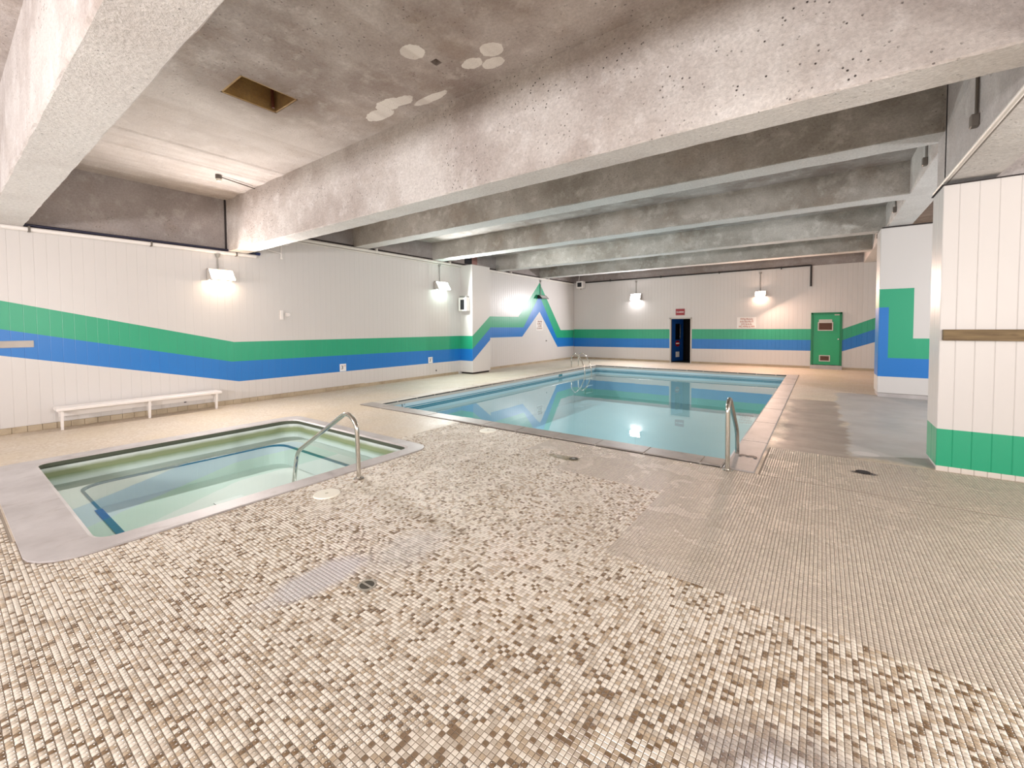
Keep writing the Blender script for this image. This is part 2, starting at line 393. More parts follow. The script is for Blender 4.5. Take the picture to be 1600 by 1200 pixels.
# floor slab: grout bed in the mosaic zone, procedural mosaic beyond
floor = structure('floor', 'mosaic tiled pool deck with worn grey patches')
TILE_ZONES = [(-4.6, 2.6, -.6, 4.88), (-6.4, -4.6, -.6, .30), (-.5, 2.6, 4.88, 6.04), (-3.9, -4.6, .3, .3)]
holes_pool = (PX0-.27, PX1+.29, PY0-.30, PY1+.27); holes_tub = (TX0-.20, TX1+.17, TY0-.33, TY1+.15)
def in_zone(x, y):
    if holes_pool[0] < x < holes_pool[1] and holes_pool[2] < y < holes_pool[3]: return False
    return any(z[0] < x < z[1] and z[2] < y < z[3] for z in TILE_ZONES[:3])
fm = MB(); far_m = MB()
zx = sorted({-9.6, XR, *[z[i] for z in TILE_ZONES[:3] for i in (0, 1)], holes_pool[0], holes_pool[1], TX0-.06, TX1+.06})
zy = sorted({YB, FY+1.5, *[z[i] for z in TILE_ZONES[:3] for i in (2, 3)], holes_pool[2], holes_pool[3], TY0-.06, TY1+.06})
for a, b in zip(zx, zx[1:]):
    for c, d in zip(zy, zy[1:]):
        cx, cy = (a+b)/2, (c+d)/2
        if holes_pool[0] < cx < holes_pool[1] and holes_pool[2] < cy < holes_pool[3]: continue
        if TX0-.06 < cx < TX1+.06 and TY0-.06 < cy < TY1+.06: continue
        fm.box(a, b, c, d, -.25, -.0022 if in_zone(cx, cy) else 0, 0 if in_zone(cx, cy) else 1)
fm.build('deck_slab', [M['grout'], M['deck']], floor)

# mosaic tiles
P = .022; G = .0022; BV = .0018
CREAM, TAN, GREYB, BROWN = np.array((.77, .695, .59)), np.array((.48, .375, .26)), np.array((.545, .465, .37)), np.array((.185, .11, .050))
PATCH = [np.array((.53, .455, .375)), np.array((.56, .485, .40)), np.array((.505, .435, .355)), np.array((.58, .505, .41))]
ix = np.arange(math.floor(-6.4/P), math.ceil(2.6/P)); iy = np.arange(math.floor(-.6/P), math.ceil(6.04/P))
gx, gy = np.meshgrid(ix, iy, indexing='ij'); gx = gx.ravel(); gy = gy.ravel()
cx = (gx+.5)*P; cy = (gy+.5)*P
def inrect(r): return (cx > r[0]+P*.4) & (cx < r[1]-P*.4) & (cy > r[2]+P*.4) & (cy < r[3]-P*.4)
keep = np.zeros(len(cx), bool)
for z in TILE_ZONES[:3]: keep |= inrect(z)
for h in (holes_pool,): keep &= ~((cx > h[0]-P*.5) & (cx < h[1]+P*.5) & (cy > h[2]-P*.5) & (cy < h[3]+P*.5))
def in_rr(x, y, r, q, g):
    dx = np.maximum(np.maximum(r[0]+q-x, x-r[1]+q), 0); dy = np.maximum(np.maximum(r[2]+q-y, y-r[3]+q), 0)
    return np.hypot(dx, dy) < q+g
keep &= ~in_rr(cx, cy, (TX0-.24, TX1+.17, TY0-.32, TY1+.18), .28, P*.45)
keep &= ~(((cx+2.12)**2+(cy-1.455)**2 < .055**2))
gx, gy, cx, cy = gx[keep], gy[keep], cx[keep], cy[keep]; N = len(cx)
rnd = rng.random(N)
# the tiles come on sheets, so neighbouring tiles of a sheet repeat a random pattern with 2-tile runs
sheet = rng.random((64, 64)); sheet[1::4, :] = np.where(rng.random((16, 64)) < .35, sheet[0::4, :], sheet[1::4, :])
sheet[:, 1::3] = np.where(rng.random((64, 21)) < .3, sheet[:, 0:63:3], sheet[:, 1::3])
rv = np.where(rng.random(N) < .6, rng.random(N), sheet[(gx+(gy//64)*17) % 64, (gy+(gx//64)*29) % 64])
dens = .125+.045*np.sin(cx*2.3+.4)*np.cos(cy*2.9)+.09*np.clip((cx+.6)/1.2, 0, 1)
dens = np.where(cy > 1.9, dens*.72, dens)
dens = np.where((cx < -2.9) & (cy > .3), dens*.55, dens)
col = np.empty((N, 3)); 
c1 = dens; c2 = dens+.20; c3 = dens+.40
sel = np.where(rv < c1, 3, np.where(rv < c2, 1, np.where(rv < c3, 2, 0)))
pal = np.stack([CREAM, TAN, GREYB, BROWN]); col[:] = pal[sel]
patch = ((cx > -1.14) & (cy > 2.55-.05*cx)) | ((cx > -2.05-.25*np.sin(cx*5)) & (cy > 3.86)) | ((cx > -2.9) & (cy > 4.35+.1*np.sin(cx*9)))
pc = np.stack(PATCH)[rng.integers(0, 4, N)]; col[patch] = pc[patch]
col *= (1+.10*(rng.random((N, 1))-.5)); col = np.clip(col, .01, .9)
picked = np.zeros(N, bool)
pp = np.array([px_of(a, b) for a, b in zip(cx, cy)])
inside = (pp[:, 0] > 8) & (pp[:, 0] < 1592) & (pp[:, 1] > 700) & (pp[:, 1] < 1192)
dist = np.hypot(cx, cy); order = np.argsort(np.where(inside, dist, 9e9)); picked[order[:300]] = True
h = (P-G)/2; top = h-BV
zj = rng.uniform(-.0004, .0004, N); tx = rng.uniform(-.0004, .0004, N); ty = rng.uniform(-.0004, .0004, N)
rest = np.where(~picked)[0]; n = len(rest)
V = np.zeros((n, 8, 3))
for k, (sx, sy) in enumerate(((-1, -1), (1, -1), (1, 1), (-1, 1))):
    V[:, k] = np.stack([cx[rest]+sx*h, cy[rest]+sy*h, np.full(n, -.0025)], 1)
    V[:, 4+k] = np.stack([cx[rest]+sx*top, cy[rest]+sy*top, .0006+zj[rest]+sx*tx[rest]+sy*ty[rest]], 1)
base = np.arange(n)[:, None, None]*8
faces = (np.array([[4, 5, 6, 7], [0, 1, 5, 4], [1, 2, 6, 5], [2, 3, 7, 6], [3, 0, 4, 7]])[None]+base).reshape(-1)
me = bpy.data.meshes.new('mosaic_tiles'); me.vertices.add(n*8); me.vertices.foreach_set('co', (V*S).reshape(-1))
me.loops.add(n*20); me.loops.foreach_set('vertex_index', faces.astype(np.int32))
me.polygons.add(n*5); me.polygons.foreach_set('loop_start', np.arange(0, n*20, 4, dtype=np.int32)); me.polygons.foreach_set('loop_total', np.full(n*5, 4, np.int32))
me.update(calc_edges=True)
at = me.attributes.new('col', 'FLOAT_COLOR', 'CORNER')
at.data.foreach_set('color', np.repeat(np.c_[col[rest], np.ones(n)], 20, axis=0).astype(np.float32).reshape(-1))
me.materials.append(M['tile'])
link('mosaic_tiles', me, floor, kind='stuff')
tile_meshes = {}
def tile_mesh(key, c):
    if key not in tile_meshes:
        b = MB(); vs = [(sx*h, sy*h, -.0025) for sx, sy in ((-1, -1), (1, -1), (1, 1), (-1, 1))]+[(sx*top, sy*top, .0006) for sx, sy in ((-1, -1), (1, -1), (1, 1), (-1, 1))]
        b.add(vs, [(0, 3, 2, 1), (4, 5, 6, 7), (0, 1, 5, 4), (1, 2, 6, 5), (2, 3, 7, 6), (3, 0, 4, 7)])
        q = b.mesh('tile', M['tile']); a = q.attributes.new('col', 'FLOAT_COLOR', 'CORNER')
        a.data.foreach_set('color', np.tile(np.array([*c, 1], np.float32), len(q.loops))); tile_meshes[key] = q
    return tile_meshes[key]
for i in np.where(picked)[0]:
    key = (int(sel[i]) if not patch[i] else 9, int(i) % 3)
    o = bpy.data.objects.new('tile', tile_mesh(key, col[i])); COL.objects.link(o); o.parent = floor
    o.location = (cx[i]*S, cy[i]*S, zj[i]*S)

# ------------------------------------------------------------------ walls of vertical boards
BW = .13
def plank(mb, axis, u0, u1, face, z0, z1, t=.02, c=.0022, sgn=1):
    poly = [(u0+.0002, face-sgn*t), (u0+.0002, face-sgn*c), (u0+abs(c)*1.6, face), (u1-abs(c)*1.6, face), (u1-.0002, face-sgn*c), (u1-.0002, face-sgn*t)]
    if axis == 'y': poly = [(b, a) for a, b in poly]      # boards run along Y, face is X
    mb.prism(poly, 'z', z0, z1)
wall_left = structure('wall_left', 'white board wall with a green and blue painted mountain stripe')
MB().box(WX-.25, WX-.02, YB, 3.84, -.2, 2.99).box(WX-.25, WX-.02, 3.84, FY+.3, -.2, 3.46).build('backing', M['plain'], wall_left)
y = YB; rest_m = MB()
while y < FY-.01:
    y1 = min(y+BW, FY); top_z = 3.0 if y < 3.86 else 3.5
    if 0.2 < y < 6.0:
        b = MB(); plank(b, 'y', y, y1, WX, .09, top_z); b.build('plank', M['wall_left'], wall_left)
    elif not (10.1 < y and y1 < 11.0): plank(rest_m, 'y', y, y1, WX, .07, top_z)
    y = y1
rest_m.build('plank_boards', M['wall_left'], wall_left, kind='stuff')
b = MB(); b.box(WX-.3, -8.92, 10.10, 11.0, .05, 3.47, c=.012)
b.build('pilaster', M['wall_left'], wall_left)
MB().box(WX, -8.98, 10.14, 10.98, 0, .05).build('pilaster_gap_shade', M['gap'], wall_left)  # dark block standing for the shade in the gap below the pilaster
# concrete of the structure showing above the boards
b = MB(); b.box(WX-.35, WX-.03, YB, 3.5, 3.02, ZC+.02); b.box(WX-.35, WX-.03, 3.82, FY+.3, 3.52, ZC+.02)
b.build('concrete_panel', M['panel'], wall_left)
b = MB(); b.box(WX-.06, WX+.004, YB, 3.84, 3.0, 3.045); b.box(WX-.06, WX-.01, 3.84, FY, 3.5, 3.545); b.box(WX-.03, WX-.006, 3.452, 3.484, 3.04, ZC); b.build('shadow_gap', M['gap'], wall_left)
b = MB(); b.box(WX-.04, WX-.008, 10.35, 10.68, 3.56, 3.80); b.box(WX-.03, WX-.006, 10.68, 10.95, 3.56, 3.84, 1)
b.build('duct_opening', [M['dark'], flat('faded_red_duct', (.30, .15, .13), .6)], wall_left)

base_left = structure('baseboard_left', 'tan tile skirting along the left wall')
bt = MB().box(-.012, .012, -.0735, .0735, 0, .088, c=.004).mesh('tile', mat_coping('skirting_tile', (.40, .32, .22), (.50, .41, .29), (.28, .21, .12)))
sk = MB(); y = YB+.075
while y < FY:
    if 10.0 < y < 11.05: y += .15; continue
    if 0 < y < 6.5:
        o = link('tile', bt, base_left); o.location = ((WX+.008)*S, y*S, 0)
    else: sk.box(WX-.01, WX+.02, y-.0735, y+.0735, 0, .075 if y > 6 else .088)
    y += .15
sk.build('skirting_tiles', bt.materials[0], base_left, kind='stuff')

wall_far = structure('wall_far', 'white board end wall with straight green and blue stripes')
D1, D2 = (-5.02, -4.20, 0, 1.81), (-.30, .53, .13, 1.905)
b = MB(); x = WX
xs_break = sorted([D1[0], D1[1], D2[0], D2[1]])
while x < 2.6:
    x1 = x+BW
    for q in xs_break:
        if x+.01 < q < x1: x1 = q
    mid = (x+x1)/2; z0 = .08
    for d in (D1, D2):
        if d[0] < mid < d[1]: z0 = d[3]
    plank(b, 'x', x, x1, FY, z0, 3.52, sgn=-1)
    x = x1
b.build('plank_boards', M['wall_far'], wall_far, kind='stuff')
b = MB()
for a, c_, lo, hi in ((WX-.3, D1[0], -.2, 3.5), (D1[1], D2[0], -.2, 3.5), (D2[1], XR, -.2, 3.5), (D1[0], D1[1], D1[3], 3.5), (D2[0], D2[1], D2[3], 3.5), (D2[0], D2[1], -.2, D2[2])):
    b.box(a, c_, FY+.02, FY+.25, lo, hi)
b.build('backing', M['plain'], wall_far)
MB().box(WX-.3, XR, FY+.03, FY+.35, 3.5, ZC+.02).build('concrete_panel', M['panel'], wall_far)
MB().box(D2[0]-.02, D2[1]+.02, FY-.06, FY+.02, 0, .13).build('threshold', M['coping'], wall_far)
base_far = structure('baseboard_far', 'tan skirting under the end wall')
b = MB()
for a, c_ in ((WX, D1[0]), (D1[1], D2[0]-.02), (D2[1]+.02, 2.6)):
    x = a
    while x < c_-.01:
        x1 = min(x+.15, c_); b.box(x+.001, x1-.001, FY-.02, FY+.02, 0, .078); x = x1
b.build('skirting_tiles', bt.materials[0], base_far, kind='stuff')
MB().box(XR, XR+.2, YB, FY+.3, -.2, ZC).build('wall_right', M['plain'], kind='structure')
MB().box(WX-.3, XR+.2, YB-.2, YB, -.2, ZC).build('wall_back', M['plain'], kind='structure')

# doors
d1 = structure('door_1', 'dark blue door standing ajar in the end wall')
b = MB(); f = .035
b.box(D1[0]-.02, D1[0]+f, FY-.015, FY+.12, 0, D1[3]); b.box(D1[1]-f, D1[1]+.02, FY-.015, FY+.12, 0, D1[3]); b.box(D1[0]-.02, D1[1]+.02, FY-.015, FY+.12, D1[3]-f, D1[3]+.02)
b.build('frame', M['housing_white'], d1)
b = MB(); b.box(D1[0]-.3, D1[1]+.5, FY+1.4, FY+1.5, -.1, 2.1); b.box(D1[0]-.5, D1[0]-.4, FY+.25, FY+1.5, -.1, 2.1); b.box(D1[1]+.4, D1[1]+.5, FY+.25, FY+1.5, -.1, 2.1); b.box(D1[0]-.5, D1[1]+.5, FY+.25, FY+1.5, 2.0, 2.1)
b.box(D1[0]-.4, D1[1]+.4, FY+.25, FY+1.4, .0, .01)
b.build('dark_passage', M['dark'], d1)
ang = math.radians(67); hx, hy = D1[0]+.04, FY+.10
def leaf(pts_local):   # local u along the leaf, w out of its room side face, z
    return [(hx+u*math.cos(ang)+w_*math.sin(ang), hy+u*math.sin(ang)-w_*math.cos(ang), z) for u, w_, z in pts_local]
def leafbox(u0, u1, w0, w1, z0, z1, name, mat, parent, lab=None):
    b = MB(); vs = leaf([(u, w_, z) for z in (z0, z1) for w_ in (w0, w1) for u in (u0, u1)])
    b.add(vs, [(0, 2, 3, 1), (4, 5, 7, 6), (0, 1, 5, 4), (2, 6, 7, 3), (0, 4, 6, 2), (1, 3, 7, 5)])
    o = b.build(name, mat, parent)
    if lab: o['label'] = lab
    return o
lf = leafbox(0, .72, -.04, 0, .04, D1[3]-.04, 'door_leaf', M['blue_door'], d1)
leafbox(.22, .50, 0, .006, .92, 1.58, 'pane', M['glass_dark'], lf)
leafbox(.52, .56, 0, .012, .95, 1.55, 'pull_bar', M['steel'], lf)
b = MB(); ctr = leaf([(.36, .004, .76)])[0]
oc = [leaf([(.36+.15*math.cos(a), t, .76+.13*math.sin(a))])[0] for t in (.001, .008) for a in [math.pi/8+k*math.pi/4 for k in range(8)]]
b.add(oc, [tuple(range(8))[::-1], tuple(range(8, 16))]+[(k, (k+1) % 8, 8+(k+1) % 8, 8+k) for k in range(8)])
sg = b.build('stop_sign', M['red'], lf)
leafbox(.26, .46, .008, .010, .74, .79, 'white_band', M['signwhite'], sg)
leafbox(.25, .48, 0, .004, .20, .42, 'paper_notice', M['signwhite'], lf)

d2 = structure('door_2', 'green louvred door in the end wall')
b = MB(); f = .045
b.box(D2[0]-.01, D2[0]+f, FY-.03, FY+.08, D2[2], D2[3]); b.box(D2[1]-f, D2[1]+.01, FY-.03, FY+.08, D2[2], D2[3]); b.box(D2[0], D2[1], FY-.03, FY+.08, D2[3]-f, D2[3]+.01)
b.build('frame', M['green_frame'], d2)
lf2 = MB().box(D2[0]+f, D2[1]-f, FY+.005, FY+.05, D2[2]+.015, D2[3]-f, c=.004).build('door_leaf', M['green_door'], d2)
def vent(x0, x1, z0, z1, n_sl, cap):
    b = MB(); t = .03
    b.box(x0-t, x0, FY-.012, FY+.01, z0-t, z1+t); b.box(x1, x1+t, FY-.012, FY+.01, z0-t, z1+t); b.box(x0, x1, FY-.012, FY+.01, z0-t, z0); b.box(x0, x1, FY-.012, FY+.01, z1, z1+t+cap)
    fr = b.build('louver_frame', M['housing_white'], lf2)
    MB().box(x0, x1, FY+.0, FY+.006, z0, z1).build('louver_back', M['dark'], fr)
    dz = (z1-z0)/n_sl; b = MB()
    for k in range(n_sl):
        za = z0+k*dz
        b.add([(x0, FY-.012, za), (x1, FY-.012, za), (x1, FY+.002, za+dz*.8), (x0, FY+.002, za+dz*.8), (x0, FY-.008, za-.003), (x1, FY-.008, za-.003), (x1, FY+.005, za+dz*.8-.003), (x0, FY+.005, za+dz*.8-.003)],
              [(0, 1, 2, 3), (4, 7, 6, 5), (0, 4, 5, 1), (2, 6, 7, 3), (0, 3, 7, 4), (1, 5, 6, 2)])
    b.build('louver_slats', M['louver'], fr, kind='stuff')
vent(-.09, .27, 1.33, 1.56, 7, .09); vent(-.04, .20, .29, .44, 5, 0)
MB().box(.33, .47, FY-.03, FY+.02, 1.815, 1.85, c=.006).build('door_closer', M['housing_white'], lf2)
MB().cyl((.44, FY-.03, 1.02), .022, .04, 'y', 10).build('handle', M['steel'], lf2)

# columns
c1s = structure('column', 'white boarded column with a green base band on the right')
b = MB(); b.box(.985, 2.3, 6.07, 6.53, .0, 2.86); b.build('core', M['plain'], c1s)
x = .965
for wd in [.115]+[.135]*10:
    x1 = x+wd
    if x1 > 2.32: break
    b = MB(); plank(b, 'x', x, x1, 6.05, .052, 2.885, t=.03, c=.0035, sgn=-1); b.build('plank', M['col1'], c1s); x = x1
for y0 in (6.05, 6.17, 6.30, 6.42):
    b = MB(); plank(b, 'y', y0+.002, min(y0+.125, 6.54), .965, .052, 2.885, t=-.03, c=-.002); b.build('plank', M['col1'], c1s)
ctile = MB().box(-.0445, .0445, -.012, .012, 0, .052, c=.003).mesh('tile', flat('cream_base_tile', (.70, .64, .58), .3))
x = 1.01
while x < 2.3:
    o = link('tile', ctile, c1s); o.location = (x*S, 6.055*S, 0); x += .0905
b = MB(); b.box(.95, 2.32, 6.03, 6.55, 2.885, 2.895); b.build('capping', M['gap'], c1s)
b = MB(); b.box(1.0, 2.4, 6.2, 6.6, 2.9, ZC); b.build('concrete_head', M['girder'], c1s)
c2s = structure('column', 'pale column with a stepped green and blue block')
b = MB(); b.box(.945, 2.3, 11.6, 12.3, .08, 3.47, c=.01); b.build('shaft', M['col2'], c2s)
MB().box(.96, 2.3, 11.62, 12.28, 0, .08).build('plinth', M['coping'], c2s)
MB().box(.97, 2.3, 11.64, 12.3, 3.47, 3.5).build('shadow_gap', M['gap'], c2s)

# ------------------------------------------------------------------ ceiling
ceil = structure('ceiling', 'stained concrete slab ceiling with an open hatch')
H = (-5.18, -4.68, 1.89, 2.46); H2 = (-2.985-.04, -2.985+.04, 2.90-.04, 2.90+.04)
b = MB()
for a, c_, d_, e_ in rects_minus(WX-.4, XR+.2, YB-.2, FY+.4, [H, H2]): b.box(a, c_, d_, e_, ZC, ZC+.3)
b.build('slab', M['slab'], ceil)
b = MB(); x0, x1, y0, y1 = H; t = .02
b.box(x0-.04, x0+t, y0, y1, ZC+.004, ZC+.30); b.box(x1-t, x1+.04, y0, y1, ZC+.004, ZC+.30); b.box(x0, x1, y0-.04, y0+t, ZC+.004, ZC+.30); b.box(x0, x1, y1-t, y1+.04, ZC+.004, ZC+.30)
hl = b.build('hatch_lining', M['rust'], ceil)
b = MB(); b.box(x0-.04, x1+.04, y0-.04, y1+.04, ZC+.30, ZC+.34); b.box(H2[0]-.02, H2[1]+.02, H2[2]-.02, H2[3]+.02, ZC+.06, ZC+.1); b.build('hatch_void', M['dark'], ceil)
MB().tube([(x0+.06, y1-.06, ZC+.02), (x0+.06, y1-.07, ZC+.3)], .018, 8).build('hatch_pipe', flat('rusty_pipe', (.12, .03, .015), .7), ceil)
# raised form-board lines near the left edge of the slab
for k, (x0, dz) in enumerate(((-7.1, .012), (-7.75, .014), (-8.5, .016), (-9.0, .02))):
    MB().prism([(x0-.34, ZC+.01), (x0-.14, ZC-dz), (x0, ZC-dz), (x0+.09, ZC+.01)], 'y', .86, 3.48).build('form_ridge', M['slab'], ceil)

def beam(axis, a0, a1, u0, u1, z0, z1, mat, label, rough=.004, nseg=60, c=.012):
    b = MB(); poly = [(u0, z1), (u0, z0+c), (u0+c, z0), (u1-c, z0), (u1, z0+c), (u1, z1)]
    b.prism(poly, axis, a0, a1, n=nseg)
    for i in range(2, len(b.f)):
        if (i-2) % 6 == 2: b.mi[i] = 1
    r = random.Random(int(a0*10+u0*100))
    for i, (x, y_, z) in enumerate(b.v):
        if i % 6 in (1, 2, 3, 4): j = r.uniform(-rough, rough); b.v[i] = (x, y_+(j if axis == 'x' else 0), z+r.uniform(-rough, rough))
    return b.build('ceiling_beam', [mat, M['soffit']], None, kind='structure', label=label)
XB = WX-.3
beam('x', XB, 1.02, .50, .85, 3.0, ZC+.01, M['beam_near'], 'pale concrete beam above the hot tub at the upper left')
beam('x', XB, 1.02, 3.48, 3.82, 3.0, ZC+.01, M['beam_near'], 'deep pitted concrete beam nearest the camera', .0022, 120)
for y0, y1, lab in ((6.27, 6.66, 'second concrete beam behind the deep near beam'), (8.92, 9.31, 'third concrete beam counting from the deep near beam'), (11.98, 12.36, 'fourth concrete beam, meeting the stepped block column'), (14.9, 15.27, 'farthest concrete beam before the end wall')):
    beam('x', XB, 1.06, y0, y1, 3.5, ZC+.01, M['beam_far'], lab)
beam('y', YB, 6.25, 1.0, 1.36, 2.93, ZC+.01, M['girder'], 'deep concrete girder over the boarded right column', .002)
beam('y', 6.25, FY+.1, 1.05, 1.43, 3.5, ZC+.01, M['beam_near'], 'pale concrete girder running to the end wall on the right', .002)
# crack lines and hangers on the girder's face
for yh, zt, zb in ((5.07, 3.98, 3.2), (7.55, 3.98, 3.62), (10.35, 3.98, 3.62), (13.2, 3.98, 3.62)):
    X0 = 1.0 if yh < 6.2 else 1.05
    t = thing('conduit_drop', {5.07: 'dark conduit and box on the girder above the white pipe', 7.55: 'dark conduit drop on the girder between second and third beams', 10.35: 'dark conduit drop on the girder between third and fourth beams', 13.2: 'dark conduit drop on the girder past the fourth beam'}[yh], 'conduit', (X0, yh, zt), 'conduit drops on the girder')
    MB().tube([(X0-.014, yh, zt), (X0-.014, yh, zb)], .012, 8).build('conduit', M['galv'] if yh > 6 else M['housing'], t)
    MB().box(X0-.05, X0, yh-.035, yh+.035, zb-.10, zb, c=.006).build('junction_box', M['housing'], t)

# ------------------------------------------------------------------ swimming pool
pool = thing('swimming_pool', 'long blue swimming pool with stone coping in the middle of the hall', 'pool', (-3.9, 10, 0))
zw = -.205; zb = -1.15
b = MB(); W_ = .12
b.box(PX0-W_, PX0, PY0-W_, PY1+W_, zb-.1, -.075); b.box(PX1, PX1+W_, PY0-W_, PY1+W_, zb-.1, -.075)
b.box(PX0, PX1, PY0-W_, PY0, zb-.1, -.075); b.box(PX0, PX1, PY1, PY1+W_, zb-.1, -.075); b.box(PX0-W_, PX1+W_, PY0-W_, PY1+W_, zb-.2, zb)
b.build('basin', M['pool'], pool)
b = MB(); t = .008
b.box(PX0, PX0+t, PY0, PY1, -.155, -.075); b.box(PX1-t, PX1, PY0, PY1, -.155, -.075); b.box(PX0, PX1, PY0, PY0+t, -.155, -.075); b.box(PX0, PX1, PY1-t, PY1, -.155, -.075)
b.build('waterline_tile_band', M['poolband'], pool)
b = MB()
for z0, z1, t in ((-.172, -.155, .010), (-.26, -.192, .006)):
    b.box(PX0, PX0+t, PY0, PY1, z0, z1); b.box(PX1-t, PX1, PY0, PY1, z0, z1); b.box(PX0, PX1, PY0, PY0+t, z0, z1); b.box(PX0, PX1, PY1-t, PY1, z0, z1)
b.build('blue_line', flat('blue_line_tile', (.03, .24, .34), .3), pool)
wm = MB(); wm.face([(PX0-.02, PY0-.02, zw), (PX1+.02, PY0-.02, zw), (PX1+.02, PY1+.02, zw), (PX0-.02, PY1+.02, zw)])
wo = wm.build('water', M['water'], pool)
if wo.data.polygons[0].normal.z < 0: wo.data.flip_normals()
# coping stones: bullnosed pieces with pale joints
def coping_profile(w0, w1, z0=-.075, z1=.012):   # across, from deck side w0 to pool edge w1
    d = 1 if w1 > w0 else -1
    return [(w0, z0), (w0, z1-.006), (w0+d*.01, z1), (w1-d*.03, z1), (w1-d*.008, z1-.012), (w1, z1-.032), (w1-d*.004, z0)]
mo = MB(); mo2 = MB()
def run(axis, a, b_, w0, w1, pitch, mat=None, nose=()):
    k = 0; t = a
    while t < b_-.05:
        e = min(t+pitch, b_)
        if b_-e < .12: e = b_
        jit = random.uniform(-.003, .003)
        MB().prism([(u, z+jit) for u, z in coping_profile(w0, w1)], axis, t+.008, e-.008).face_mat(nose, 1).build('coping_stone', [mat or M['coping_pool'], M['shaded_nose']], pool)
        t = e
    (mo if mat is not M['coping_right'] else mo2).prism([(u, z-.006) for u, z in coping_profile(w0, w1)], axis, a, b_)
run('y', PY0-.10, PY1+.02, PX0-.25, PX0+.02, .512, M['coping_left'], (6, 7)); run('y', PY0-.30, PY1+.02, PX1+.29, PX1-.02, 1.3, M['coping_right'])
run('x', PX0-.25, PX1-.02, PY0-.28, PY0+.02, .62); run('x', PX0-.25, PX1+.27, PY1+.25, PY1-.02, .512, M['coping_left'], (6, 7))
mo.build('mortar_joints', M['mortar'], pool); mo2.build('coping_bed', M['coping_right'], pool)
letters('3', .26, M['ink'], (-.645, 5.43, .014), (0, 1, 0), (-1, 0, 0), pool, 'depth_mark')
letters('3', .105, M['ink'], (PX0+.012, 5.70, -.125), (0, 1, 0), (0, 0, 1), pool, 'depth_mark')
letters('FT', .035, M['ink'], (PX0+.012, 5.77, -.10), (0, 1, 0), (0, 0, 1), pool, 'depth_mark')
b = MB(); b.box(PX0, PX0+.01, 12.18, 12.42, -.17, -.08); b.build('skimmer_mouth', flat('skimmer_blue', (.05, .25, .32), .3), pool)

# ------------------------------------------------------------------ hot tub
tub = thing('hot_tub', 'rectangular sunken hot tub of pale green water in front of the bench', 'hot tub', (-5.5, 2.0, 0))
def rr(x0, x1, y0, y1, r, n=5):
    if not isinstance(r, (list, tuple)): r = [r]*4
    pts = []
    for (cx_, cy_, a0), q in zip(((x1-r[0], y1-r[0], 0), (x0+r[1], y1-r[1], 90), (x0+r[2], y0+r[2], 180), (x1-r[3], y0+r[3], 270)), r):
        for k in range(n+1):
            a = math.radians(a0+90*k/n); pts.append((cx_+q*math.cos(a), cy_+q*math.sin(a)))
    return pts
def ring(mb, A, za, B, zb_, mi=0):
    k = len(A); mb.add([(x, y, za) for x, y in A]+[(x, y, zb_) for x, y in B], [(i, (i+1) % k, k+(i+1) % k, k+i) for i in range(k)], mi)
op = rr(TX0, TX1, TY0, TY1, [.10, .22, .10, .14]); ow = rr(TX0-.02, TX1+.02, TY0-.02, TY1+.02, [.10, .22, .10, .14])
pit = rr(-6.72, -4.62, .93, 3.12, [.12, .24, .22, .12])
zs, zf, ztw = -.27, -.56, -.165
b = MB(); ring(b, ow, -.06, ow, zs); ring(b, ow, zs, pit, zs); ring(b, pit, zs, pit, zf); b.face([(x, y, zf) for x, y in pit])
b.build('basin', M['tub'], tub)
# pale step in the corner below the rail
st = MB().box(-4.62, TX1, 2.05, 3.45, zs-.05, -.215, c=.01).build('step', M['tub'], tub)
b = MB(); b.box(-4.64, -4.56, 2.05, 3.45, -.218, -.210); b.build('nosing', M['bluetile'], st)
b = MB(); inn = rr(-6.71, -4.63, .94, 3.11, [.12, .24, .22, .12]); rim = rr(-6.735, -4.605, .915, 3.135, [.12, .24, .22, .12]); ring(b, rim, zs+.004, inn, zs+.004); ring(b, inn, zs+.004, inn, zs-.02)
b.build('bench_edge', flat('teal_edge_tile', (.02, .13, .17), .3), tub)
b = MB(); b.box(-5.70, -4.66, .89, .945, zs-.03, zs+.006); b.build('edge_tile_stripe', M['bluetile'], tub)
b = MB(); b.cyl((-5.35, 2.05, zf+.002), .12, .012, 'z', 20); b.box(-5.75, -5.45, 1.9, 2.2, zf+.002, zf+.012); b.build('drain_cover', M['signwhite'], tub)
wm = MB(); wm.face([(x, y, ztw) for x, y in ow]); wo = wm.build('water', M['tubwater'], tub)
if wo.data.polygons[0].normal.z < 0: wo.data.flip_normals()
out = rr(TX0-.24, TX1+.17, TY0-.32, TY1+.18, [.20, .20, .20, .28])
op2 = rr(TX0+.02, TX1-.02, TY0+.02, TY1-.02, [.10, .22, .10, .14]); lip = rr(TX0+.005, TX1-.005, TY0+.005, TY1-.005, [.10, .22, .10, .14])
inn_t = rr(TX0-.005, TX1+.005, TY0-.005, TY1+.005, [.10, .22, .10, .14])
b = MB(); ring(b, out, .002, out, .010); ring(b, out, .010, inn_t, .018); ring(b, inn_t, .018, op2, .004); ring(b, op2, .004, op2, -.035, 1); ring(b, op2, -.035, ow, -.06, 1)
b.build('coping', [M['coping'], flat('shaded_coping_edge', (.075, .085, .055), .6)], tub)  # second material paints the shadow line below the coping lip
b = MB(); ring(b, out, .002, out, -.2); b.build('coping_edge', M['coping'], tub)

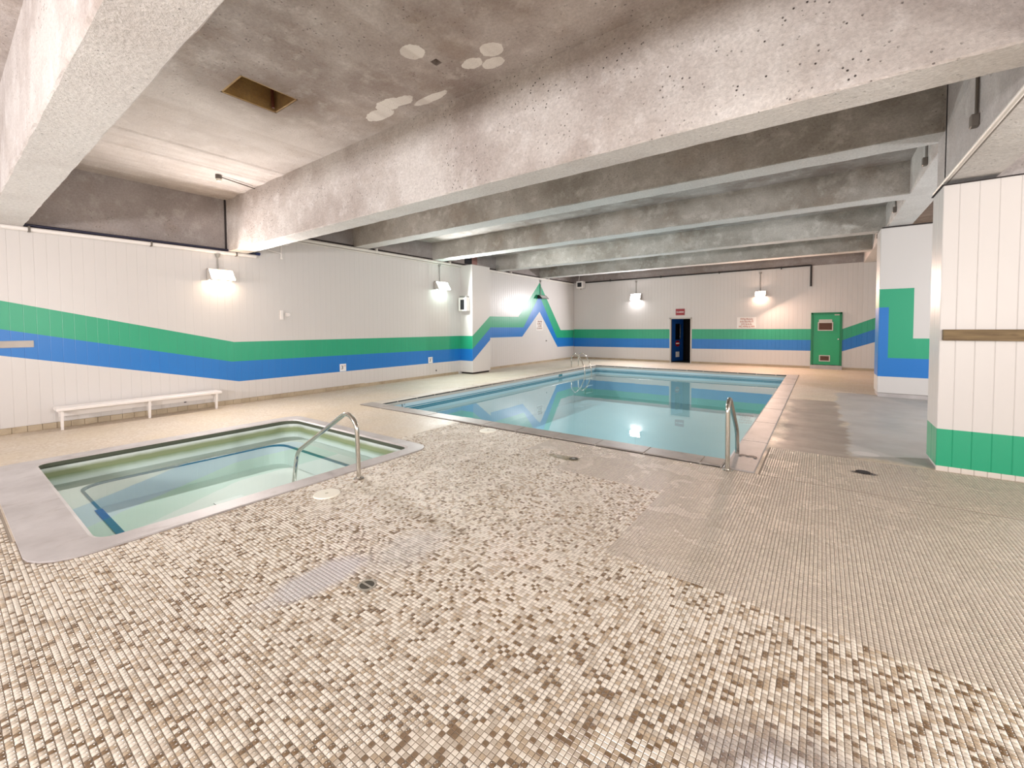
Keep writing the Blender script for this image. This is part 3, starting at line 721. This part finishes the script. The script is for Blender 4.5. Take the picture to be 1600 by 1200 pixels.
# ------------------------------------------------------------------ rails and ladder
def rail(name, label, path, r, feet, loc, group='stainless handrails'):
    t = thing(name, label, 'handrail', loc, group); MB().tube(path, r, 14).build('tube', M['steel'], t, smooth=True)
    for p in feet: MB().cyl((p[0], p[1], p[2]), .052, .014, 'z', 20, 0, .04).build('escutcheon', M['steel'], t, smooth=True)
    return t
rail('handrail', 'stainless handrail bent over the edge of the hot tub', arc([(-3.70, 2.47, -.02), (-3.72, 2.47, .55), (-3.88, 2.47, .645), (-4.86, 2.45, .075), (-4.90, 2.42, -.30)], .09), .022, [(-3.70, 2.47, .0)], (-3.7, 2.47, 0))
rail('handrail', 'stainless handrail at the near right corner of the swimming pool', arc([(-.77, 4.83, -.02), (-.775, 4.84, .66), (-.775, 4.95, .74), (-.775, 5.45, .29), (-.775, 5.55, -.30)], .09), .023, [(-.77, 4.83, .0)], (-.77, 4.83, 0))
lad = thing('pool_ladder', 'stainless pool ladder with two hoops at the far left pool corner', 'ladder', (-7.2, 14.1, 0))
for yl in (13.86, 14.40):
    MB().tube(arc([(-7.42, yl, -.02), (-7.42, yl, .40), (-7.27, yl, .53), (-7.05, yl, .34), (-6.88, yl, -.05), (-6.86, yl, -.95)], .14), .021, 10).build('hoop', M['steel'], lad, smooth=True)
for z in (-.42, -.68, -.92): MB().box(-6.94, -6.80, 13.86, 14.40, z-.012, z+.012, c=.004).build('tread', M['signwhite'], lad)

# ------------------------------------------------------------------ bench
bench = thing('bench', 'long white wooden bench against the left wall', 'bench', (WX+.2, 2.15, 0))
bx0, bx1, by0, by1, bz = WX+.03, WX+.34, 1.06, 3.20, .33
MB().box(bx0, bx1, by0, by1, bz-.045, bz, c=.006).build('seat', M['white'], bench)
MB().box(bx0, bx0+.03, by0+.05, by1-.05, bz-.16, bz-.045).build('wall_rail', M['white'], bench)
for yl in (by0+.06, 2.14, by1-.08):
    MB().prism([(bx1-.075, 0), (bx1-.045, 0), (bx1-.02, bz-.045), (bx0+.02, bz-.045), (bx0+.02, bz-.08), (bx1-.11, bz-.10)], 'y', yl-.015, yl+.015).build('leg', M['white'], bench)

# ------------------------------------------------------------------ wall floodlights
def floodlight(u, z, wall, label, lens, lit=True, w_=.36, h_=.20, drop=.4, housing='housing_white', top=None, twin=False):
    o0 = (WX+.0, u, z) if wall == 'L' else (u, FY, z)
    t = thing('floodlight', label, 'wall lamp', o0, 'floodlights on the walls')
    def T(p):                 # local: a along wall, n out of wall, z
        a, n_, zz = p
        return (WX+n_, u+a, z+zz) if wall == 'L' else (u+a, FY-n_, z+zz)
    def bx(a0, a1, n0, n1, z0, z1): 
        b = MB(); b.add([T((a, n_, zz)) for zz in (z0, z1) for n_ in (n0, n1) for a in (a0, a1)], [(0, 2, 3, 1), (4, 5, 7, 6), (0, 1, 5, 4), (2, 6, 7, 3), (0, 4, 6, 2), (1, 3, 7, 5)]); return b
    b = MB(); k = w_/2     # sloped box housing open to the front and below
    pr = [(.02, h_*.5), (.10, h_*.5), (.24, -h_*.25), (.24, -h_*.32), (.02, -h_*.32)]
    for s0, s1 in ((-k, -k+.012), (k-.012, k)):
        vs = [T((s0, n_, zz)) for n_, zz in pr]+[T((s1, n_, zz)) for n_, zz in pr]; q = len(pr)
        b.add(vs, [tuple(range(q))[::-1], tuple(range(q, 2*q))]+[(i, (i+1) % q, q+(i+1) % q, q+i) for i in range(q)])
    for c_ in (bx(-k, k, .018, .03, -h_*.32, h_*.5), bx(-k, k, .02, .11, h_*.5-.012, h_*.5), bx(-k, k, .20, .245, -h_*.36, -h_*.29)): b.add(c_.v, c_.f)
    b.build('housing', M[housing], t)
    pr2 = [(.05, h_*.46), (.10, h_*.46), (.232, -h_*.24), (.19, -h_*.30), (.05, -h_*.30)]
    vs = [T((-k+.016, n_, zz)) for n_, zz in pr2]+[T((k-.016, n_, zz)) for n_, zz in pr2]; q = 5
    b = MB(); b.add(vs, [tuple(range(q))[::-1], tuple(range(q, 2*q))]+[(i, (i+1) % q, q+(i+1) % q, q+i) for i in range(q)])
    b.build('lens', M[lens], t)
    tz = (top or (3.40 if wall == 'L' else 3.42))
    MB().tube([T((-.02, .03, h_*.5-.005)), T((-.02, .03, tz-z))], .014, 8).build('conduit', M['galv'], t)
    b = MB(); a = T((-.02, .03, tz-z-.07)); b.cyl(a, .025, .07, 'z', 10, 0, .05); b.build('conduit_box', M['galv'], t)
    return t
floodlight(3.32, 2.50, 'L', 'glowing warm floodlight on the left wall above the bench', 'lens_warm', top=2.93, h_=.26, w_=.42)
floodlight(9.18, 2.72, 'L', 'lit greenish white floodlight left of the pilaster', 'lens_cool', w_=.5, h_=.30)
floodlight(14.92, 2.70, 'L', 'unlit dark floodlight on the painted mountain peak', 'lens_off', housing='black', w_=.52, h_=.18)
floodlight(-6.42, 2.70, 'F', 'glaring white floodlight on the end wall left of the blue door', 'lens_neut', w_=.44, h_=.34)
floodlight(-1.82, 2.62, 'F', 'pink glowing floodlight on the end wall left of the green door', 'lens_pink', w_=.34, h_=.22)

# ------------------------------------------------------------------ pipes
t = thing('wall_pipe', 'white pipe with a dark pipe above it over the bench, ending under the deep beam', 'pipe', (WX, 2, 2.97))
MB().tube([(WX+.035, YB, 2.965), (WX+.035, 3.98, 2.965)], .034, 12).build('white_pipe', M['white'], t, smooth=True)
MB().tube([(WX+.03, YB, 3.026), (WX+.03, 4.02, 3.026)], .02, 10).build('dark_pipe', flat('dark_blue_pipe', (.012, .012, .035), .4), t, smooth=True)
b = MB(); b.tube([(WX+.03, 3.98, 3.026), (WX+.03, 4.06, 3.026)], .03, 10); b.build('end_cap', flat('blue_cap', (.01, .02, .10), .4), t)
for yy in (.9, 2.3, 3.62): MB().box(WX, WX+.075, yy-.012, yy+.012, 2.925, 3.005).build('clamp', M['housing'], t)
t = thing('wall_pipe', 'long cream pipe along the top of the left wall to the far corner', 'pipe', (WX, 10, 3.45))
MB().tube([(WX+.04, 4.3, 3.46), (WX+.04, FY-.12, 3.46)], .036, 12).build('pipe', M['pipe_white'], t, smooth=True)
MB().tube([(WX+.02, 4.3, 3.40), (WX+.02, 10.05, 3.40)], .016, 8).build('thin_conduit', M['pipe_white'], t)
for yy in (6.9, 9.6, 12.8, 15.5): MB().box(WX, WX+.08, yy-.015, yy+.015, 3.42, 3.545).build('clamp', M['pipe_white'], t)
t = thing('wall_pipe', 'black pipe along the top of the end wall with a short drop', 'pipe', (-4, FY, 3.5))
MB().tube(arc([(-8.85, FY-.04, 3.50), (-.33, FY-.04, 3.535), (-.33, FY-.04, 2.82)], .03, 3), .028, 10).build('pipe', M['black'], t, smooth=True)
for xx in (-7.6, -5.4, -3.2, -1.2): MB().box(xx-.015, xx+.015, FY-.08, FY, 3.47, 3.56).build('clamp', M['black'], t)
t = thing('wall_pipe', 'pale conduit along the underside edge of the right girder', 'pipe', (1, 4, 2.93))
MB().tube(arc([(.985, 1.4, 2.945), (.985, 6.62, 2.945), (.985, 6.62, 2.93), (1.06, 6.62, 2.93)], .03, 3), .02, 10).build('pipe', M['pipe_white'], t, smooth=True)
t = thing('sprinkler_pipe', 'thin white sprinkler pipe hooked under the deep beam near the left wall', 'pipe', (WX+.1, 4.3, 3.1))
MB().tube(arc([(WX+.10, 4.18, 3.24), (WX+.10, 4.20, 3.12), (WX+.10, 4.46, 3.09), (WX+.10, 4.46, 2.99)], .03, 3), .011, 8).build('pipe', M['white'], t, smooth=True)
b = MB(); b.cyl((WX+.10, 4.46, 2.965), .022, .03, 'z', 10); b.tube([(WX+.10, 4.46, 3.09), (WX+.10, 4.46, 3.28)], .009, 8); b.box(WX+.06, WX+.14, 4.40, 4.6, 3.27, 3.29); b.build('head', M['white'], t)
t = thing('conduit_stub', 'small dark ceiling lamp box with a conduit above the left wall light', 'lamp', (-7.97, 2.85, ZC))
MB().cyl((-7.97, 2.85, ZC-.07), .045, .07, 'z', 14).build('box', M['housing'], t)
MB().cyl((-7.97, 2.85, ZC-.10), .03, .035, 'z', 14, 0, .045).build('globe', M['cream'], t)
MB().tube(arc([(-7.97, 2.87, ZC-.03), (-8.15, 3.47, ZC-.03)], .05), .010, 8).build('conduit', M['housing'], t)

# ------------------------------------------------------------------ small wall things
t = thing('speaker', 'white framed loudspeaker in the far left corner', 'speaker', (-9.05, FY-.2, 3.4))
cx_, cy_ = -8.98, FY-.30
b = MB(); b.box(cx_-.17, cx_+.17, cy_, cy_+.26, 3.23, 3.56, c=.012); b.build('cabinet', M['white'], t)
MB().box(cx_-.10, cx_+.10, cy_-.012, cy_+.004, 3.30, 3.49, c=.004).build('grille', M['ink'], t)
MB().tube([(cx_, cy_+.13, 3.18), (cx_, cy_+.13, 3.235)], .02, 8).build('swivel', M['housing'], t)
MB().tube([(cx_-.1, cy_+.13, 3.55), (cx_-.1, cy_+.2, 3.85)], .015, 8).build('bracket', M['white'], t)
t = thing('speaker', 'white loudspeaker with a black front on the side of the pilaster', 'speaker', (-9.12, 10.0, 2.2))
MB().box(-9.36, -9.02, 9.94, 10.1, 2.0, 2.43, c=.01).build('cabinet', M['white'], t)
MB().box(-9.27, -9.11, 9.928, 9.95, 2.05, 2.36, c=.004).build('grille', M['ink'], t)
MB().box(-9.33, -9.05, 9.97, 10.1, 2.45, 2.485).build('bracket', M['galv'], t)
t = thing('motion_sensor', 'small white sensor box on the left wall right of the warm floodlight', 'sensor', (WX, 4.5, 1.78))
MB().box(WX, WX+.05, 4.44, 4.50, 1.68, 1.88, c=.006).build('body', M['white'], t)
MB().cyl((WX, 4.60, 1.79), .05, .07, 'x', 14, 0, .035).build('dome', M['white'], t, smooth=True)
for yy, zz, lab in ((5.905, .53, 'small white 3 feet depth plate on the blue stripe nearer the bench'), (8.77, .52, 'small white depth plate on the blue stripe below the greenish floodlight')):
    t = thing('depth_sign', lab, 'sign', (WX, yy, zz), 'depth plates on the left wall')
    MB().box(WX, WX+.008, yy-.085, yy+.085, zz-.09, zz+.09, c=.002).build('plate', M['signwhite'], t)
    letters('3', .13, M['ink'], (WX+.009, yy-.025, zz), (0, 1, 0), (0, 0, 1), t); letters('FT', .05, M['red_text'], (WX+.009, yy+.045, zz+.035), (0, 1, 0), (0, 0, 1), t)
def strokes(n, w_, h_, at, parent, mat, r):    # illegible line of brush-painted letters
    b = MB(); dx = w_/n
    for k in range(n):
        a = -w_/2+k*dx+dx*.12; e = a+dx*.76; s_ = h_*.17; kind = r.randrange(4)
        parts = [(a, a+s_, 0, h_)]
        if kind in (0, 1): parts.append((e-s_, e, 0, h_))
        if kind in (1, 2): parts.append((a, e, h_-s_, h_))
        if kind in (2, 3): parts += [(a, e, 0, s_)]
        if kind in (0, 3): parts.append((a, e, h_*.42, h_*.42+s_))
        for x0, x1, z0, z1 in parts:
            vs = [at(x, n_, z) for z in (z0, z1) for n_ in (0, .003) for x in (x0, x1)]
            b.add(vs, [(0, 2, 3, 1), (4, 5, 7, 6), (0, 1, 5, 4), (2, 6, 7, 3), (0, 4, 6, 2), (1, 3, 7, 5)])
    return b.build('lettering', mat, parent)
r = random.Random(8)
t = thing('door_sign', 'red sign with a line of white lettering above the blue door', 'sign', (-4.63, FY, 2.05))
MB().box(-4.80, -4.455, FY-.02, FY, 1.92, 2.175, c=.003).build('plate', M['red'], t)
strokes(8, .29, .055, lambda x, n_, z: (-4.63+x, FY-.020-n_, 2.02+z), t, M['signwhite'], r)
t = thing('wall_notice', 'white notice with four red painted lines left of the green door', 'notice', (-2.25, FY, 1.6))
MB().box(-2.58, -1.95, FY-.008, FY, 1.385, 1.80, c=.002).build('board', M['white'], t)
for k, (n_, wd) in enumerate(((7, .42), (7, .44), (5, .36), (8, .52))): strokes(n_, wd, .068, lambda x, q, z, k=k: (-2.26+x, FY-.008-q, 1.70-k*.093+z), t, M['red_text'], r)
t = thing('wall_notice', 'small brown lettered notice under the painted mountain peak', 'notice', (WX, 14.85, 1.55))
MB().box(WX, WX+.006, 14.58, 15.10, 1.34, 1.76, c=.002).build('board', M['white'], t)
for k, (n_, wd) in enumerate(((7, .36), (7, .36), (5, .30), (8, .44))): strokes(n_, wd, .068, lambda x, q, z, k=k: (WX+.006+q, 14.84+x, 1.67-k*.093+z), t, flat('faded_brown_lettering', (.34, .18, .12), .6), r)
o = MB().box(.985, 2.32, 6.012, 6.05, 1.335, 1.445, c=.004).build('wooden_rail', M['wood'], None, label='weathered wooden board fixed across the boarded right column', category='board')
b = MB(); b.cyl((WX, 15.35, .9), .03, .02, 'x', 12); b.cyl((WX+.02, 15.35, .9), .012, .03, 'x', 8); b.build('wall_valve', M['galv'], None, label='tiny grey valve low on the wall under the mountain peak', category='valve')
for yy, zz, lab in ((2.72, .17, 'small black vent hole plate under the bench'), (9.0, .19, 'small black plate low on the left wall near the pilaster')):
    MB().box(WX, WX+.006, yy-.018, yy+.018, zz-.025, zz+.025).build('cover_plate', M['ink'], None, label=lab, category='plate')
o = MB().box(WX, WX+.012, .35, 1.02-.12, 1.24, 1.34, c=.004).build('wall_patch', mat_coping('bare_wood_patch', (.42, .38, .34), (.5, .46, .42), (.36, .33, .3)), None, label='bare grey board fixed on the blue stripe at the left edge', category='board')

# ------------------------------------------------------------------ floor fittings
for (x, y_, q, lab) in ((-3.58, 2.06, .115, 'round cream skimmer lid beside the hot tub rail'), (-3.87, 4.70, .125, 'round cream skimmer lid near the swimming pool corner')):
    t = thing('skimmer_lid', lab, 'lid', (x, y_, 0), 'cream skimmer lids'); MB().cyl((x, y_, 0), q, .012, 'z', 32, 0, q-.006).build('cover', M['cream'], t, smooth=True)
    MB().cyl((x, y_, .011), q*.12, .003, 'z', 12).build('finger_hole', flat('lid_hole', (.45, .42, .33), .6), t)
t = thing('floor_drain', 'small round floor drain in the mosaic beside the grey patch', 'drain', (-2.12, 1.455, 0))
b = MB()
for k in range(24):
    a0, a1 = 2*math.pi*k/24, 2*math.pi*(k+1)/24
    P4 = [( -2.12+rr_*math.cos(a), 1.455+rr_*math.sin(a)) for rr_, a in ((.042, a0), (.054, a0), (.054, a1), (.042, a1))]
    b.add([(x, y_, -.0022) for x, y_ in P4]+[(x, y_, .002) for x, y_ in P4], [(0, 1, 2, 3), (4, 7, 6, 5), (0, 4, 5, 1), (1, 5, 6, 2), (2, 6, 7, 3), (3, 7, 4, 0)])
b.build('ring', flat('drain_ring', (.42, .39, .33), .4, .5), t)
MB().cyl((-2.12, 1.455, -.0022), .043, .002, 'z', 24).build('cover', flat('drain_iron', (.035, .028, .014), .6), t)
MB().box(-2.16, -2.08, 1.449, 1.461, -.001, .002).build('bar', flat('drain_bar', (.42, .39, .33), .4, .5), t)
t = thing('floor_drain', 'rusty round drain in the stained deck before the swimming pool', 'drain', (-2.25, 4.25, 0))
MB().cyl((-2.25, 4.25, 0), .05, .005, 'z', 20).build('cover', flat('old_iron', (.06, .05, .03), .7), t); MB().cyl((-2.25, 4.25, .004), .02, .003, 'z', 12).build('knob', M['galv'], t)
t = thing('floor_drain', 'dark floor drain near the boarded right column', 'drain', (.36, 5.55, 0))
MB().cyl((.36, 5.55, 0), .06, .004, 'z', 20).build('cover', M['dark'], t)
